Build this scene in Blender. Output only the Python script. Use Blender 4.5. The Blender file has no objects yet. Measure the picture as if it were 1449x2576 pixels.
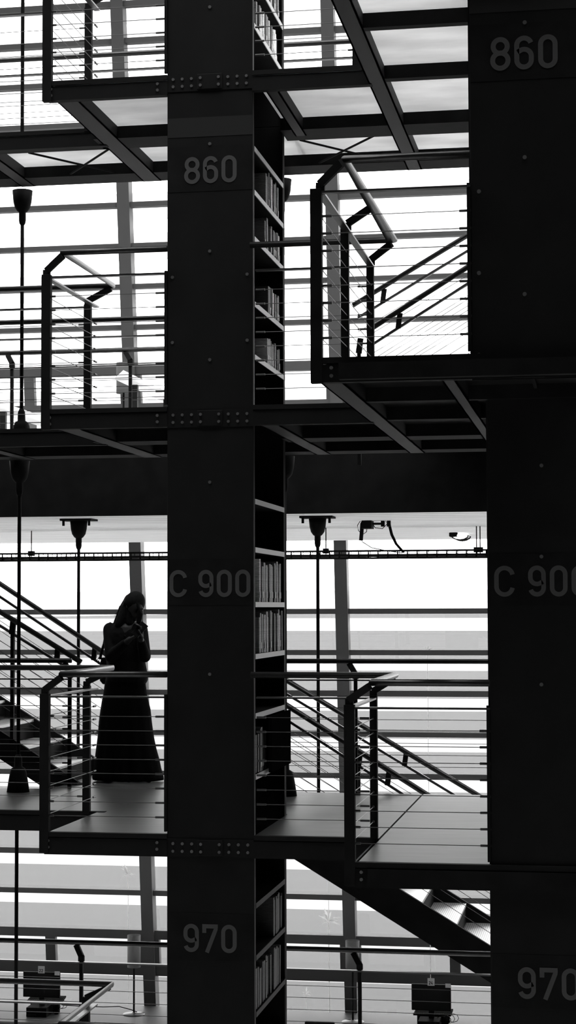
import bpy, bmesh, math, random
from math import sin, cos, pi, radians, sqrt, atan2
from mathutils import Vector, Matrix
random.seed(7)
S = bpy.context.scene
COL = S.collection

# ------------------------------------------------------------------ camera, world, light, exposure
EYE = 6.17                       # eye height above the lowest reading floor
FPX, YAW, PITCH, ROLL = 4633.05, .1701, -.0519, -.003
def cam_rows():
    cy, sy, cp, sp, cr, sr = cos(YAW), sin(YAW), cos(PITCH), sin(PITCH), cos(ROLL), sin(ROLL)
    A = Matrix(((1,0,0),(0,0,-1),(0,1,0)))
    Ry = Matrix(((cy,0,sy),(0,1,0),(-sy,0,cy)))
    Rx = Matrix(((1,0,0),(0,cp,-sp),(0,sp,cp)))
    Rz = Matrix(((cr,-sr,0),(sr,cr,0),(0,0,1)))
    return Rz @ Rx @ Ry @ A
CR = cam_rows()
def ray(px, py): return CR.transposed() @ Vector(((px-724.5)/FPX, (py-1288)/FPX, 1))
def P(px, py, Y):                # point of the place at depth Y (heights measured from the eye)
    d = ray(px, py); return d*(Y/d.y)
cd = bpy.data.cameras.new('camera'); cam = bpy.data.objects.new('camera', cd); COL.objects.link(cam)
cd.sensor_fit = 'VERTICAL'; cd.sensor_height = 24; cd.lens = 24*FPX/2576; cd.clip_end = 3000
M4 = Matrix((CR[0], -CR[1], -CR[2])).transposed().to_4x4(); M4.translation = (0, 0, EYE)
cam.matrix_world = M4
S.camera = cam
W = bpy.data.worlds.new('sky'); S.world = W; W.use_nodes = True
bgn = W.node_tree.nodes['Background']
bgn.inputs[0].default_value = (1, 1, 1, 1); bgn.inputs[1].default_value = 6.0
S.view_settings.view_transform = 'Standard'; S.view_settings.look = 'None'
S.view_settings.gamma = 1; S.view_settings.exposure = 0.0
S.view_settings.use_curve_mapping = False

# ------------------------------------------------------------------ materials
def mat(name, c, rough=.5, metal=0, spec=.5, noise=0, nscale=8, bump=0, stretch=None):
    m = bpy.data.materials.new(name); m.use_nodes = True; nt = m.node_tree; b = nt.nodes['Principled BSDF']
    b.inputs['Base Color'].default_value = (c, c, c, 1); b.inputs['Roughness'].default_value = rough
    b.inputs['Metallic'].default_value = metal; b.inputs['Specular IOR Level'].default_value = spec
    if noise or bump:
        tc = nt.nodes.new('ShaderNodeTexCoord'); mp = nt.nodes.new('ShaderNodeMapping')
        if stretch: mp.inputs['Scale'].default_value = stretch
        n = nt.nodes.new('ShaderNodeTexNoise'); n.inputs['Scale'].default_value = nscale; n.inputs['Detail'].default_value = 6
        nt.links.new(tc.outputs['Object'], mp.inputs[0]); nt.links.new(mp.outputs[0], n.inputs['Vector'])
        if noise:
            r = nt.nodes.new('ShaderNodeMapRange'); r.inputs[1].default_value = .3; r.inputs[2].default_value = .7
            r.inputs[3].default_value = c*(1-noise); r.inputs[4].default_value = c*(1+noise)
            nt.links.new(n.outputs[0], r.inputs[0]); nt.links.new(r.outputs[0], b.inputs['Base Color'])
        if bump:
            bp = nt.nodes.new('ShaderNodeBump'); bp.inputs['Strength'].default_value = bump; bp.inputs['Distance'].default_value = .01
            nt.links.new(n.outputs[0], bp.inputs['Height']); nt.links.new(bp.outputs[0], b.inputs['Normal'])
    return m
BLACK = mat('black_steel', .008, .7, 0, .06, .3, 6)
PANEL = mat('painted_panel', .009, .7, 0, .07, .15, 5)
BAND = mat('lighter_band', .02, .7, 0, .08)
DIGIT = mat('grey_lettering', .065, .8, 0, .08)
BOLT = mat('bolt_steel', .12, .45, .5, .4)
RAIL = mat('rail_steel', .045, .36, .85, .5, .15, 30)
FLAT = mat('flat_bar_steel', .09, .35, .8, .5)
CABLE = mat('cable_steel', .03, .4, .5)
MATTE = mat('matt_black_board', .006, .95, 0, 0)
SHELF_SHADED = mat('shaded_shelf_grey', .05, .7, 0, .1)  # shelf grey with the shade under the deck put into the colour
SHELF = mat('shelf_grey', .42, .5, 0, .4)
FLOOR = mat('deck_floor', .05, .42, 0, .30, .22, 3, .04, (1, 5, 1))
FRAME = mat('window_frame', .065, .55, 0, .3)
UPVC = mat('beam_grey', .016, .6, 0, .12)
WHITE = mat('white_board', .8, .4)
DESK = mat('desk_top', .05, .5, 0, .3)
PAPER = mat('paper', .35, .8)
SHADE = mat('lamp_shade', .12, .8)
INK = mat('ink', .01, .7)
OUTW = mat('pale_render', .9, .9)
OUTG = mat('pale_paving', .148, .9)
LEAF = mat('leaf', .35, .6)
_nt = LEAF.node_tree; _t = _nt.nodes.new('ShaderNodeBsdfTranslucent'); _t.inputs[0].default_value = (.35,.35,.35,1)
_a = _nt.nodes.new('ShaderNodeMixShader'); _a.inputs[0].default_value = .6; _nt.links.new(_nt.nodes['Principled BSDF'].outputs[0], _a.inputs[1]); _nt.links.new(_t.outputs[0], _a.inputs[2]); _nt.links.new(_a.outputs[0], _nt.nodes['Material Output'].inputs[0])
CLOTH = mat('black_cloth', .006, .9, 0, .1, .3, 30, .3)
SKIRT = mat('skirt_cloth', .003, .95, 0, .05)
HAIR = mat('hair', .005, .8, 0, .1, .4, 40)
SKIN = mat('skin', .012, .6)
WALL = mat('dark_wall', .03, .8, 0, .2)
PALEF = mat('pale_terrazzo', .8, .5)
SOFF = mat('soffit', .35, .8)
def concrete():
    m = mat('board_concrete', .8, .85, 0, .2); nt = m.node_tree; b = nt.nodes['Principled BSDF']
    tc = nt.nodes.new('ShaderNodeTexCoord'); mp = nt.nodes.new('ShaderNodeMapping')
    mp.inputs['Scale'].default_value = (.25, 3, 1); nt.links.new(tc.outputs['Object'], mp.inputs[0])
    n = nt.nodes.new('ShaderNodeTexNoise'); n.inputs['Scale'].default_value = 2.2; n.inputs['Detail'].default_value = 8
    nt.links.new(mp.outputs[0], n.inputs['Vector'])
    w = nt.nodes.new('ShaderNodeTexWave'); w.bands_direction = 'Y'; w.inputs['Scale'].default_value = .9
    w.inputs['Distortion'].default_value = 2.5; w.inputs['Detail'].default_value = 5; w.inputs['Detail Scale'].default_value = .7; nt.links.new(tc.outputs['Object'], w.inputs['Vector'])
    r1 = nt.nodes.new('ShaderNodeMapRange'); r1.inputs[1].default_value = 0; r1.inputs[2].default_value = .12; r1.inputs[3].default_value = .6; r1.inputs[4].default_value = 1
    r2 = nt.nodes.new('ShaderNodeMapRange'); r2.inputs[1].default_value = .3; r2.inputs[2].default_value = .7; r2.inputs[3].default_value = .74; r2.inputs[4].default_value = .95
    mu = nt.nodes.new('ShaderNodeMath'); mu.operation = 'MULTIPLY'
    nt.links.new(w.outputs[1], r1.inputs[0]); nt.links.new(n.outputs[0], r2.inputs[0])
    nt.links.new(r1.outputs[0], mu.inputs[0]); nt.links.new(r2.outputs[0], mu.inputs[1]); nt.links.new(mu.outputs[0], b.inputs['Base Color'])
    return m
CONC = concrete()
def glass(name, c, gloss=.05, rough=.0):
    m = bpy.data.materials.new(name); m.use_nodes = True; nt = m.node_tree; nt.nodes.clear()
    o = nt.nodes.new('ShaderNodeOutputMaterial'); mx = nt.nodes.new('ShaderNodeMixShader'); mx.inputs[0].default_value = gloss
    t = nt.nodes.new('ShaderNodeBsdfTransparent'); t.inputs[0].default_value = (c, c, c, 1)
    g = nt.nodes.new('ShaderNodeBsdfGlossy'); g.inputs['Roughness'].default_value = rough
    nt.links.new(t.outputs[0], mx.inputs[1]); nt.links.new(g.outputs[0], mx.inputs[2]); nt.links.new(mx.outputs[0], o.inputs[0])
    return m
PANE = glass('window_glass', .985, .02)
LOUV = glass('tinted_blade_glass', .655, .008, .0)
def frosted():
    m = bpy.data.materials.new('frosted_floor_glass'); m.use_nodes = True; nt = m.node_tree; nt.nodes.clear()
    o = nt.nodes.new('ShaderNodeOutputMaterial'); mx = nt.nodes.new('ShaderNodeMixShader'); mx.inputs[0].default_value = .55
    d = nt.nodes.new('ShaderNodeBsdfDiffuse'); t = nt.nodes.new('ShaderNodeBsdfTranslucent')
    n = nt.nodes.new('ShaderNodeTexNoise'); n.inputs['Scale'].default_value = 2.5; n.inputs['Detail'].default_value = 4
    tc = nt.nodes.new('ShaderNodeTexCoord'); mp = nt.nodes.new('ShaderNodeMapping'); mp.inputs['Scale'].default_value = (.7, 2, 1)
    nt.links.new(tc.outputs['Object'], mp.inputs[0]); nt.links.new(mp.outputs[0], n.inputs['Vector'])
    r = nt.nodes.new('ShaderNodeMapRange'); r.inputs[1].default_value = .3; r.inputs[2].default_value = .7; r.inputs[3].default_value = .66; r.inputs[4].default_value = .84
    nt.links.new(n.outputs[0], r.inputs[0]); nt.links.new(r.outputs[0], d.inputs[0]); nt.links.new(r.outputs[0], t.inputs[0])
    nt.links.new(d.outputs[0], mx.inputs[1]); nt.links.new(t.outputs[0], mx.inputs[2]); nt.links.new(mx.outputs[0], o.inputs[0])
    return m
FROST = frosted()
def grating():
    m = mat('perforated_tread', .5, .35, .6); nt = m.node_tree; b = nt.nodes['Principled BSDF']
    tc = nt.nodes.new('ShaderNodeTexCoord'); v = nt.nodes.new('ShaderNodeTexVoronoi'); v.inputs['Scale'].default_value = 55; v.inputs['Randomness'].default_value = 0
    nt.links.new(tc.outputs['Object'], v.inputs['Vector'])
    r = nt.nodes.new('ShaderNodeMapRange'); r.inputs[1].default_value = .3; r.inputs[2].default_value = .4; r.inputs[3].default_value = .06; r.inputs[4].default_value = .6
    nt.links.new(v.outputs[0], r.inputs[0]); nt.links.new(r.outputs[0], b.inputs['Base Color']); return m
GRATE = grating()
BOOKM = [mat('book_cloth', c, .6, 0, .4, .35, 25, 0, (1, 1, 6)) for c in (.04, .08, .14, .22, .32, .5, .75)]
LABM = mat('spine_label', .6, .7)
SCREEN = mat('black_plastic', .004, .6, 0, .08)
LAMPW = bpy.data.materials.new('lit_diffuser'); LAMPW.use_nodes = True
_b = LAMPW.node_tree.nodes['Principled BSDF']; _b.inputs['Emission Color'].default_value = (1, 1, 1, 1); _b.inputs['Emission Strength'].default_value = .9

# ------------------------------------------------------------------ mesh helpers
class MB:
    def __init__(s): s.v = []; s.f = []
    def add(s, vs, fs):
        o = len(s.v); s.v += [Vector(v) for v in vs]; s.f += [tuple(i+o for i in f) for f in fs]; return s
    def box(s, a, b):
        (x0,y0,z0),(x1,y1,z1) = a, b
        x0,x1 = sorted((x0,x1)); y0,y1 = sorted((y0,y1)); z0,z1 = sorted((z0,z1))
        return s.add([(x0,y0,z0),(x1,y0,z0),(x1,y1,z0),(x0,y1,z0),(x0,y0,z1),(x1,y0,z1),(x1,y1,z1),(x0,y1,z1)],
                     [(0,3,2,1),(4,5,6,7),(0,1,5,4),(1,2,6,5),(2,3,7,6),(3,0,4,7)])
    def bar(s, a, b, w, h, up=(0,0,1)):          # rectangular bar from a to b
        a, b = Vector(a), Vector(b); d = (b-a).normalized(); u = Vector(up); sd = d.cross(u)
        if sd.length < 1e-4: sd = d.cross(Vector((0,1,0)))
        sd.normalize(); u = sd.cross(d).normalized(); vs = []
        for p in (a, b):
            for i, j in ((-1,-1),(1,-1),(1,1),(-1,1)): vs.append(p + sd*(w/2*i) + u*(h/2*j))
        return s.add(vs, [(0,1,2,3),(7,6,5,4),(0,4,5,1),(1,5,6,2),(2,6,7,3),(3,7,4,0)])
    def tube(s, pts, r, n=10, caps=True):
        pts = [Vector(p) for p in pts]; rs = r if isinstance(r, (list, tuple)) else [r]*len(pts); vs = []; fs = []
        up = Vector((0,0,1))
        for i, p in enumerate(pts):
            d = (pts[min(i+1,len(pts)-1)] - pts[max(i-1,0)]).normalized()
            a = d.cross(up)
            if a.length < .05: a = d.cross(Vector((0,1,0)))
            a.normalize(); b = a.cross(d).normalized()
            k = 1
            if 0 < i < len(pts)-1:
                c = (pts[i]-pts[i-1]).normalized().dot(d); k = 1/max(c, .5)
            for j in range(n):
                t = 2*pi*j/n; vs.append(p + (a*cos(t)*k + b*sin(t))*rs[i])
            if i:
                o = (i-1)*n
                for j in range(n): fs.append((o+j, o+(j+1)%n, o+n+(j+1)%n, o+n+j))
        if caps: fs.append(tuple(range(n))[::-1]); fs.append(tuple(range((len(pts)-1)*n, len(pts)*n)))
        return s.add(vs, fs)
    def lathe(s, c, prof, n=20, sx=1, sy=1):      # prof: (r, z)
        c = Vector(c); vs = []; fs = []
        for i, (r, z) in enumerate(prof):
            for j in range(n): t = 2*pi*j/n; vs.append(c + Vector((r*cos(t)*sx, r*sin(t)*sy, z)))
            if i:
                o = (i-1)*n
                for j in range(n): fs.append((o+j, o+(j+1)%n, o+n+(j+1)%n, o+n+j))
        fs.append(tuple(range(n))[::-1]); fs.append(tuple(range((len(prof)-1)*n, len(prof)*n)))
        return s.add(vs, fs)
    def prism(s, poly, y0, y1):                   # poly in (x,z) extruded along y
        n = len(poly)
        vs = [(x,y0,z) for x,z in poly] + [(x,y1,z) for x,z in poly]
        return s.add(vs, [tuple(range(n)), tuple(range(n,2*n))[::-1]] + [(i,i+n,(i+1)%n+n,(i+1)%n) for i in range(n)])
    def ell(s, c, r, n=16, m=10, rot=None):
        vs = []; fs = []; c = Vector(c)
        for i in range(m+1):
            a = pi*i/m
            for j in range(n):
                t = 2*pi*j/n; v = Vector((r[0]*sin(a)*cos(t), r[1]*sin(a)*sin(t), r[2]*cos(a)))
                if rot: v = rot @ v
                vs.append(c+v)
            if i:
                o = (i-1)*n
                for j in range(n): fs.append((o+j, o+n+j, o+n+(j+1)%n, o+(j+1)%n))
        return s.add(vs, fs)
    def cap(s, a, b, ra, rb):                     # tapered capsule
        a, b = Vector(a), Vector(b)
        s.ell(a, (ra,)*3, 12, 8); s.ell(b, (rb,)*3, 12, 8); s.tube([a, b], [ra, rb], 12); return s
    def build(s, name, m, parent=None, base=None, smooth=False, bevel=0, **tags):
        vs = [v + Vector((0,0,EYE)) for v in s.v]
        if parent is not None: off = parent['_b']
        elif base is not None: off = tuple(Vector(base) + Vector((0,0,EYE)))
        else:
            off = (sum(v.x for v in vs)/len(vs), sum(v.y for v in vs)/len(vs), min(v.z for v in vs))
        off = Vector(off)
        me = bpy.data.meshes.new(name); me.from_pydata([v-off for v in vs], [], s.f)
        bm = bmesh.new(); bm.from_mesh(me); bmesh.ops.recalc_face_normals(bm, faces=bm.faces); bm.to_mesh(me); bm.free()
        me.materials.append(m); o = bpy.data.objects.new(name, me); COL.objects.link(o)
        if smooth:
            me.polygons.foreach_set('use_smooth', [True]*len(me.polygons))
        if bevel:
            bv = o.modifiers.new('bevel', 'BEVEL'); bv.width = bevel; bv.segments = 2; bv.limit_method = 'ANGLE'
        if parent is not None: o.parent = parent
        else: o.location = off
        o['_b'] = tuple(off)
        for k, v in tags.items(): o[k] = v
        return o
def thing(name, base, label=None, category=None, group=None, kind=None):
    o = bpy.data.objects.new(name, None); COL.objects.link(o); o.empty_display_size = .1
    b = Vector(base) + Vector((0,0,EYE)); o.location = b; o['_b'] = tuple(b)
    if label: o['label'] = label
    if category: o['category'] = category
    if group: o['group'] = group
    if kind: o['kind'] = kind
    return o
def tag(o, label, category, group=None):
    o['label'] = label; o['category'] = category
    if group: o['group'] = group
    return o

# ------------------------------------------------------------------ levels of the place (relative to the eye)
D3, D2, D1, D0 = 3.75, 1.40, -1.563, -3.97
FL = -6.17                                # lowest reading floor
def YF(z): return 25 - .14*(z+5.7)        # leaning facade
# ------------------------------------------------------------------ the setting
MB().box((-14,-7,FL-.3),(10,26.5,FL)).build('floor', PALEF, kind='structure')
MB().box((-14.3,-7,FL),(-14,23,11.5)).build('wall_left', WALL, kind='structure')
MB().box((10,-7,FL),(10.3,26.5,11.5)).build('wall_right', WALL, kind='structure')
MB().box((-14,-7.3,FL),(10,-7,11.5)).build('wall_back', WALL, kind='structure')
r = MB(); r.box((-14.3,-7.3,11.5),(10.3,7.2,11.7)); r.box((-14.3,17.0,11.5),(10.3,27,11.7))
r.build('ceiling', WALL, kind='structure')
# concrete floor slab between the levels (bright board-marked underside)
SL0, SL1, SLY = .88, 1.40, 16.95
o = MB().box((-14,SLY,SL0),(10,YF(SL0)-.12,SL1)).build('ceiling', CONC, kind='structure')
o = MB().box((-14,SLY-.06,SL0-.005),(10,SLY-.002,SL1+.07)).build('trim_1', BLACK, kind='structure')
# windows: one structure per bay between mullions
MX = [-11.83, -9.02, -6.21, -3.43, -.62, 2.2]
TR = [(9.58,9.52),(9.05,8.99),(8.50,8.44),(7.95,7.88),(7.475,7.41),(6.95,6.89),(6.42,6.36),(5.89,5.83),(5.365,5.30),(4.83,4.77),(4.298,4.24),(3.766,3.706),
      (3.233,3.11),(2.73,2.645),(-.015,-.085),(-.562,-.631),(-1.10,-1.17),(-1.65,-1.717),(-2.203,-2.268),(-2.75,-2.82),(-3.294,-3.372),(-3.852,-3.925),
      (-4.406,-4.53),(-4.878,-5.036),(-5.85,-6.17)]
def slab_bar(m, x0, x1, z0, z1, dy0, dy1):        # bar following the lean
    m.add([(x0,YF(z0)+dy0,z0),(x1,YF(z0)+dy0,z0),(x1,YF(z0)+dy1,z0),(x0,YF(z0)+dy1,z0),
           (x0,YF(z1)+dy0,z1),(x1,YF(z1)+dy0,z1),(x1,YF(z1)+dy1,z1),(x0,YF(z1)+dy1,z1)],
          [(0,3,2,1),(4,5,6,7),(0,1,5,4),(1,2,6,5),(2,3,7,6),(3,0,4,7)]); return m
for i in range(len(MX)-1):
    a, b = MX[i], MX[i+1]
    w = thing('window_%d' % (i+1), ((a+b)/2, YF(FL), FL), kind='structure')
    m = MB(); slab_bar(m, a-.083, a+.083, FL, 11.4, -.10, .10); m.build('mullion', FRAME, w)
    if i == len(MX)-2: m = MB(); slab_bar(m, b-.083, b+.083, FL, 11.4, -.10, .10); m.build('mullion', FRAME, w)
    for t1, t0 in TR:
        m = MB(); slab_bar(m, a+.083, b-.083, t0, t1, -.045, .06); m.build('transom', FRAME, w)
    mid = (a+b)/2
    for (u0, u1) in ((-4.878,-4.53),(2.73,3.11)):
        for ca, cb in ((mid-.07, mid+.07), (a+.083, a+.14), (b-.14, b-.083)):
            m = MB(); slab_bar(m, ca, cb, u0, u1, -.04, .06); m.build('casement_frame', FRAME, w)
    m = MB(); slab_bar(m, a+.02, b-.02, FL, 11.4, .02, .028); m.build('pane', PANE, w)
# roof edge and outside
tag(MB().box((-60,25.6,-9),(60,38.5,-8.78)).build('bounce_strip', OUTW), 'added white ground strip, out of view, bouncing light up to the ceiling', 'bounce_strip')  # added out of view to bounce sky light onto the concrete ceiling
tag(MB().box((-600,38.5,-9),(600,2500,-8.8)).build('paved_yard', OUTG), 'pale open ground outside the tall window wall', 'ground')
def blade(z0, z1, lab):
    m = MB(); m.box((-13, YF(z0)+.50, z0), (6, YF(z0)+.515, z1))
    tag(m.build('louvre_blade', LOUV), lab, 'louvre', 'grey glass louvre blades outside the window wall')
zs = [t[0] for t in TR if t[0] not in (-5.85, 9.58, 2.73)]
for t1, t0 in TR:
    if t1 in (.93, -5.85): continue
    top = t1 + .245
    if t1 == 3.233: top = t1+.235
    if t1 == -4.878: top = -4.878+.16
    blade(t0-.06, top, 'grey glass blade outside the lower part of a window row')
blade(-6.1, -5.19, 'deepest grey glass blade, outside the windows behind the desks')
# leafy sprigs growing in the gap between the glass and the blades
def sprig(px, py, s, n, lab):
    q = P(px, py, YF(P(px,py,24.7).z)+.30); x, y, z = q
    t = thing('climbing_plant', (x,y,-8.8), lab, 'plant')
    MB().tube([(x,y,-8.8),(x+.02,y,-7),(x,y,z)], .004, 6).build('stem', OUTW, t)
    m = MB()
    for k in range(n):
        a = random.uniform(0, 2*pi); e = random.uniform(-.2, 1.2); L = s*random.uniform(.5, 1)
        d = Vector((cos(a)*cos(e), .35*sin(a)*cos(e), sin(e))); p = Vector((x,y,z)); w = Vector((-d.z,0,d.x))*.09*L
        m.add([p, p+d*L*.5+w, p+d*L-Vector((0,0,.15*L)), p+d*L*.5-w], [(0,1,2,3)])
    m.build('leaves', LEAF, t)
for (px, py, s_, n, lab) in ((1075,1637,.14,6,'small pale sprig outside, seen in the row above the right handrail'),
        (826,2187,.22,11,'pale leafy sprig outside, in the first window row below the deck, right of the bookcase'),
        (826,2318,.26,11,'pale leafy sprig outside, in the second window row below the deck'),
        (322,2200,.20,11,'pale leafy sprig outside, left of the window post below the deck'),
        (770,2500,.16,8,'pale drooping sprig outside, beyond the worktop right of the bookcase')):
    sprig(px, py, s_, n, lab)

# ------------------------------------------------------------------ lettering
def stroke(m, path, w, ox, oz, sc, y, th=.0015):
    pts = [Vector((ox+p[0]*sc, oz+p[1]*sc)) for p in path]; n = len(pts); L = []; R = []
    closed = (pts[0]-pts[-1]).length < 1e-6
    for i in range(n):
        a = pts[i-1] if i else (pts[-2] if closed else pts[0]); b = pts[i+1] if i < n-1 else (pts[1] if closed else pts[-1])
        d = (b-a).normalized(); nn = Vector((-d.y, d.x))*(w*sc/2); L.append(pts[i]+nn); R.append(pts[i]-nn)
    for i in range(n-1):
        q = [L[i], L[i+1], R[i+1], R[i]]
        m.add([(v.x, y, v.y) for v in q]+[(v.x, y+th, v.y) for v in q], [(0,1,2,3),(7,6,5,4),(0,4,5,1),(1,5,6,2),(2,6,7,3),(3,7,4,0)])
def arc(cx, cz, r, a0, a1, n=18, rz=None):
    return [(cx+r*cos(radians(a0+(a1-a0)*i/n)), cz+(rz or r)*sin(radians(a0+(a1-a0)*i/n))) for i in range(n+1)]
T = .145; h = T/2
def glyph(ch):
    if ch == '0': c = .283; p = arc(c,.7175,.21,0,180)+arc(c,.2825,.21,180,360); return [p+[p[0]]], .69
    six = arc(.283,.7175,.21,18,180)+arc(.283,.2825,.21,180,360)+arc(.283,.385,.21,0,115)+[(.095,.52)]
    if ch == '6': return [six], .69
    if ch == '9': return [[(.566-x,1-z) for x,z in six]], .69
    if ch == '8': return [arc(.283,.7175,.205,0,360,30), arc(.283,.295,.225,0,360,30)], .69
    if ch == 'C': return [arc(.335,.6675,.26,10,180)+arc(.335,.3325,.26,180,350)], .71
    if ch == '7': return [[(.0725,.69),(.0725,.9275)],[(0,.9275),(.566,.9275)],[(.50,.93),(.49,.82),(.17,0)]], .69
    if ch == '2': return [arc(.283,.7175,.21,170,-35)+[(.09,.08)],[(.03,.0725),(.54,.0725)]], .69
    if ch == '4': return [[(.36,.98),(.06,.27)],[(.02,.27),(.56,.27)],[(.42,.5),(.42,0)]], .69
    return [], .38
def text(s, x, z, H, y, mt, parent, w=T):
    for ch in s:
        st, adv = glyph(ch); m = MB()
        for q, p in enumerate(st): stroke(m, p, w, x, z, H, y-.0004*q)
        if st: m.build('digit' if ch != 'C' else 'letter', mt, parent, label='printed '+ch)
        x += adv*H

# ------------------------------------------------------------------ bookcases
def bookcase(lab, x0, x1, y0, y1, z0, z1, shelves, number, nx, nz, nH, dz, lipm=None, bolts=(), band=None, lip=True):
    """z0..z1 one storey; dz = deck top at its foot"""
    t = thing('bookcase', ((x0+x1)/2, (y0+y1)/2, z0), lab, 'bookcase')
    MB().box((x0,y0,z0),(x1,y0+.035,z1)).build('end_panel', PANEL, t, bevel=.003)
    MB().box((x0,y1-.04,z0),(x1,y1,z1)).build('end_panel', PANEL, t, bevel=.003)
    xc = (x0+x1)/2
    MB().box((xc-.01,y0+.035,z0),(xc+.01,y1-.04,z1)).build('back_panel', BLACK, t)
    for sx in (x0, x1):
        for yy in (y0+.045, y1-.06):
            MB().box((sx-.012,yy,z0+.02),(sx+.012 if sx==x0 else sx-.002,yy+.02,z1-.02)).build('upright', UPVC, t)
    for z in shelves:
        m = MB(); m.box((x0+.004,y0+.065,z-.03),(x1-.004,y1-.06,z-.006)); s_ = m.build('shelf', BLACK, t)
        MB().box((x1-.004,y0+.065,z-.036),(x1+.002,y1-.06,z)).build('shelf_lip', lipm or SHELF, s_); MB().box((x0-.002,y0+.065,z-.036),(x0+.004,y1-.06,z)).build('shelf_lip', lipm or SHELF, s_)
    if number:
        MB().box((x0+.005,y0-.002,nz-.055),(x1-.005,y0,nz+nH+.075)).build('number_band', BLACK, t)
        text(number, nx, nz, nH, y0-.0045, DIGIT, t)
    if band: MB().box((x0+.001,y0-.002,band[0]),(x1-.001,y0,band[1])).build('light_band', BAND, t)
    for bx, bz in bolts:
        m = MB(); m.tube([(bx,y0-.008,bz),(bx,y0+.002,bz)], .0115, 10); m.build('bolt', BOLT, t)
    return t
def splice(lab, x0, x1, y0, zc):
    t = thing('splice_plate', ((x0+x1)/2, y0-.006, zc-.07), lab, 'steel plate')
    xc = (x0+x1)/2
    MB().box((x0,y0-.006,zc-.062),(x1,y0-.001,zc+.062)).build('plate', PANEL, t)
    MB().box((xc-.09,y0-.016,zc-.055),(xc+.09,y0-.006,zc+.055)).build('raised_block', PANEL, t, bevel=.004)
    for k in range(-5, 6):
        if k in (0,): continue
        off = .065 + (abs(k)-1)*.066
        bx = xc + (off if k > 0 else -off)
        if abs(k) == 5: continue
        for dzz in (-.026, .026):
            yy = y0-.016 if abs(k) == 1 else y0-.006
            MB().tube([(bx,yy-.008,zc+dzz),(bx,yy+.001,zc+dzz)], .0105, 10).build('bolt', BOLT, t)
XL0, XL1 = -3.0, -2.39
Y0 = 12.5
def zat(py, px, Y): return P(px, py, Y).z
def bolt_pts(px, pys, Y): return [(P(px, y, Y).x, P(px, y, Y).z) for y in pys]
cx_ = P(528, 1200, Y0).x
bookcase('tall black bookcase end above the upper left walkway, cut by the top of the view', XL0, XL1, Y0, 13.8, D3-.06, 6.2, (4.12, 4.47, 4.82, 5.2), None, 0, 0, 0, D3,
         bolts=bolt_pts(528, (18,), Y0))
bookcase('black bookcase marked 860, the left and farther of the two', XL0, XL1, Y0, 13.8, D2-.07, D3-.062, (1.767, 2.14, 2.60, 2.93, 3.24), '860', -2.877, 2.973, .192, D2,
         band=(zat(343,528,Y0), zat(294,528,Y0)), bolts=bolt_pts(528, (362,632,905), Y0)+bolt_pts(434, (698,862), Y0)+bolt_pts(622, (690,856), Y0))
bookcase('black bookcase marked C 900 in the middle, beside the standing person', XL0, XL1, Y0, 13.8, D1-.07, D2-.072, (-1.15, -.73, -.32, .04, .42, .757), 'C 900', -2.985, .075, .189, D1,
         bolts=bolt_pts(528, (1213,1696), Y0))
bookcase('black bookcase marked 970 on the left, below the standing person', XL0, XL1, Y0, 13.8, D0, D1-.072, (-3.5, -3.13, -2.77, -2.385, -2.03), '970', -2.885, -2.361, .192, D0, lipm=SHELF_SHADED)
XR0, XR1 = -.717, -.10
bookcase('black bookcase end marked 860, the nearer one at upper right', -.712, -.09, 10.2, 11.5, D2-.07, 4.6, (1.77, 2.14, 2.5, 2.93, 3.24, 4.1), '860', P(1234,134,10.2).x, P(1300,176,10.2).z, .191, D2,
         band=(zat(28,1300,10.2), 4.4), bolts=bolt_pts(1320, (57,396,740), 10.2)+bolt_pts(1205, (482,687,893), 10.2))
bookcase('black bookcase end marked C 900, cut by the right edge of the view', -.698, -.08, 11.3, 12.6, D1-.07, D2-.072, (-1.15, -.73, -.32, .04, .42, .757), 'C 900', P(1243,1460,11.3).x, P(1300,1501,11.3).z, .189, D1,
         bolts=bolt_pts(1362, (1171,1400,1722), 11.3))
bookcase('black bookcase end marked 970, at the lower right edge of the view', -.698, -.08, 11.3, 12.6, D0, D1-.072, (-3.5, -3.13, -2.77, -2.385, -2.03), '970', P(1303,2470,11.3).x, P(1303,2512,11.3).z, .189, D0)
for lab, x0, x1, y0, z in (('bolted plate across the middle column above the left 860', XL0, XL1, Y0, 3.695), ('bolted plate across the middle column between 860 and C 900', XL0, XL1, Y0, P(528,1052,Y0).z),
                           ('bolted plate across the middle column between C 900 and 970', XL0, XL1, Y0, P(528,2133,Y0).z), ('bolted plate below the nearer 860, at the right edge', -.712, -.09, 10.2, P(1330,926,10.2).z),
                           ('bolted plate below the right C 900, at the right edge', -.698, -.08, 11.3, P(1370,2218,11.3).z)):
    splice(lab, x0, x1, y0, z)

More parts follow.
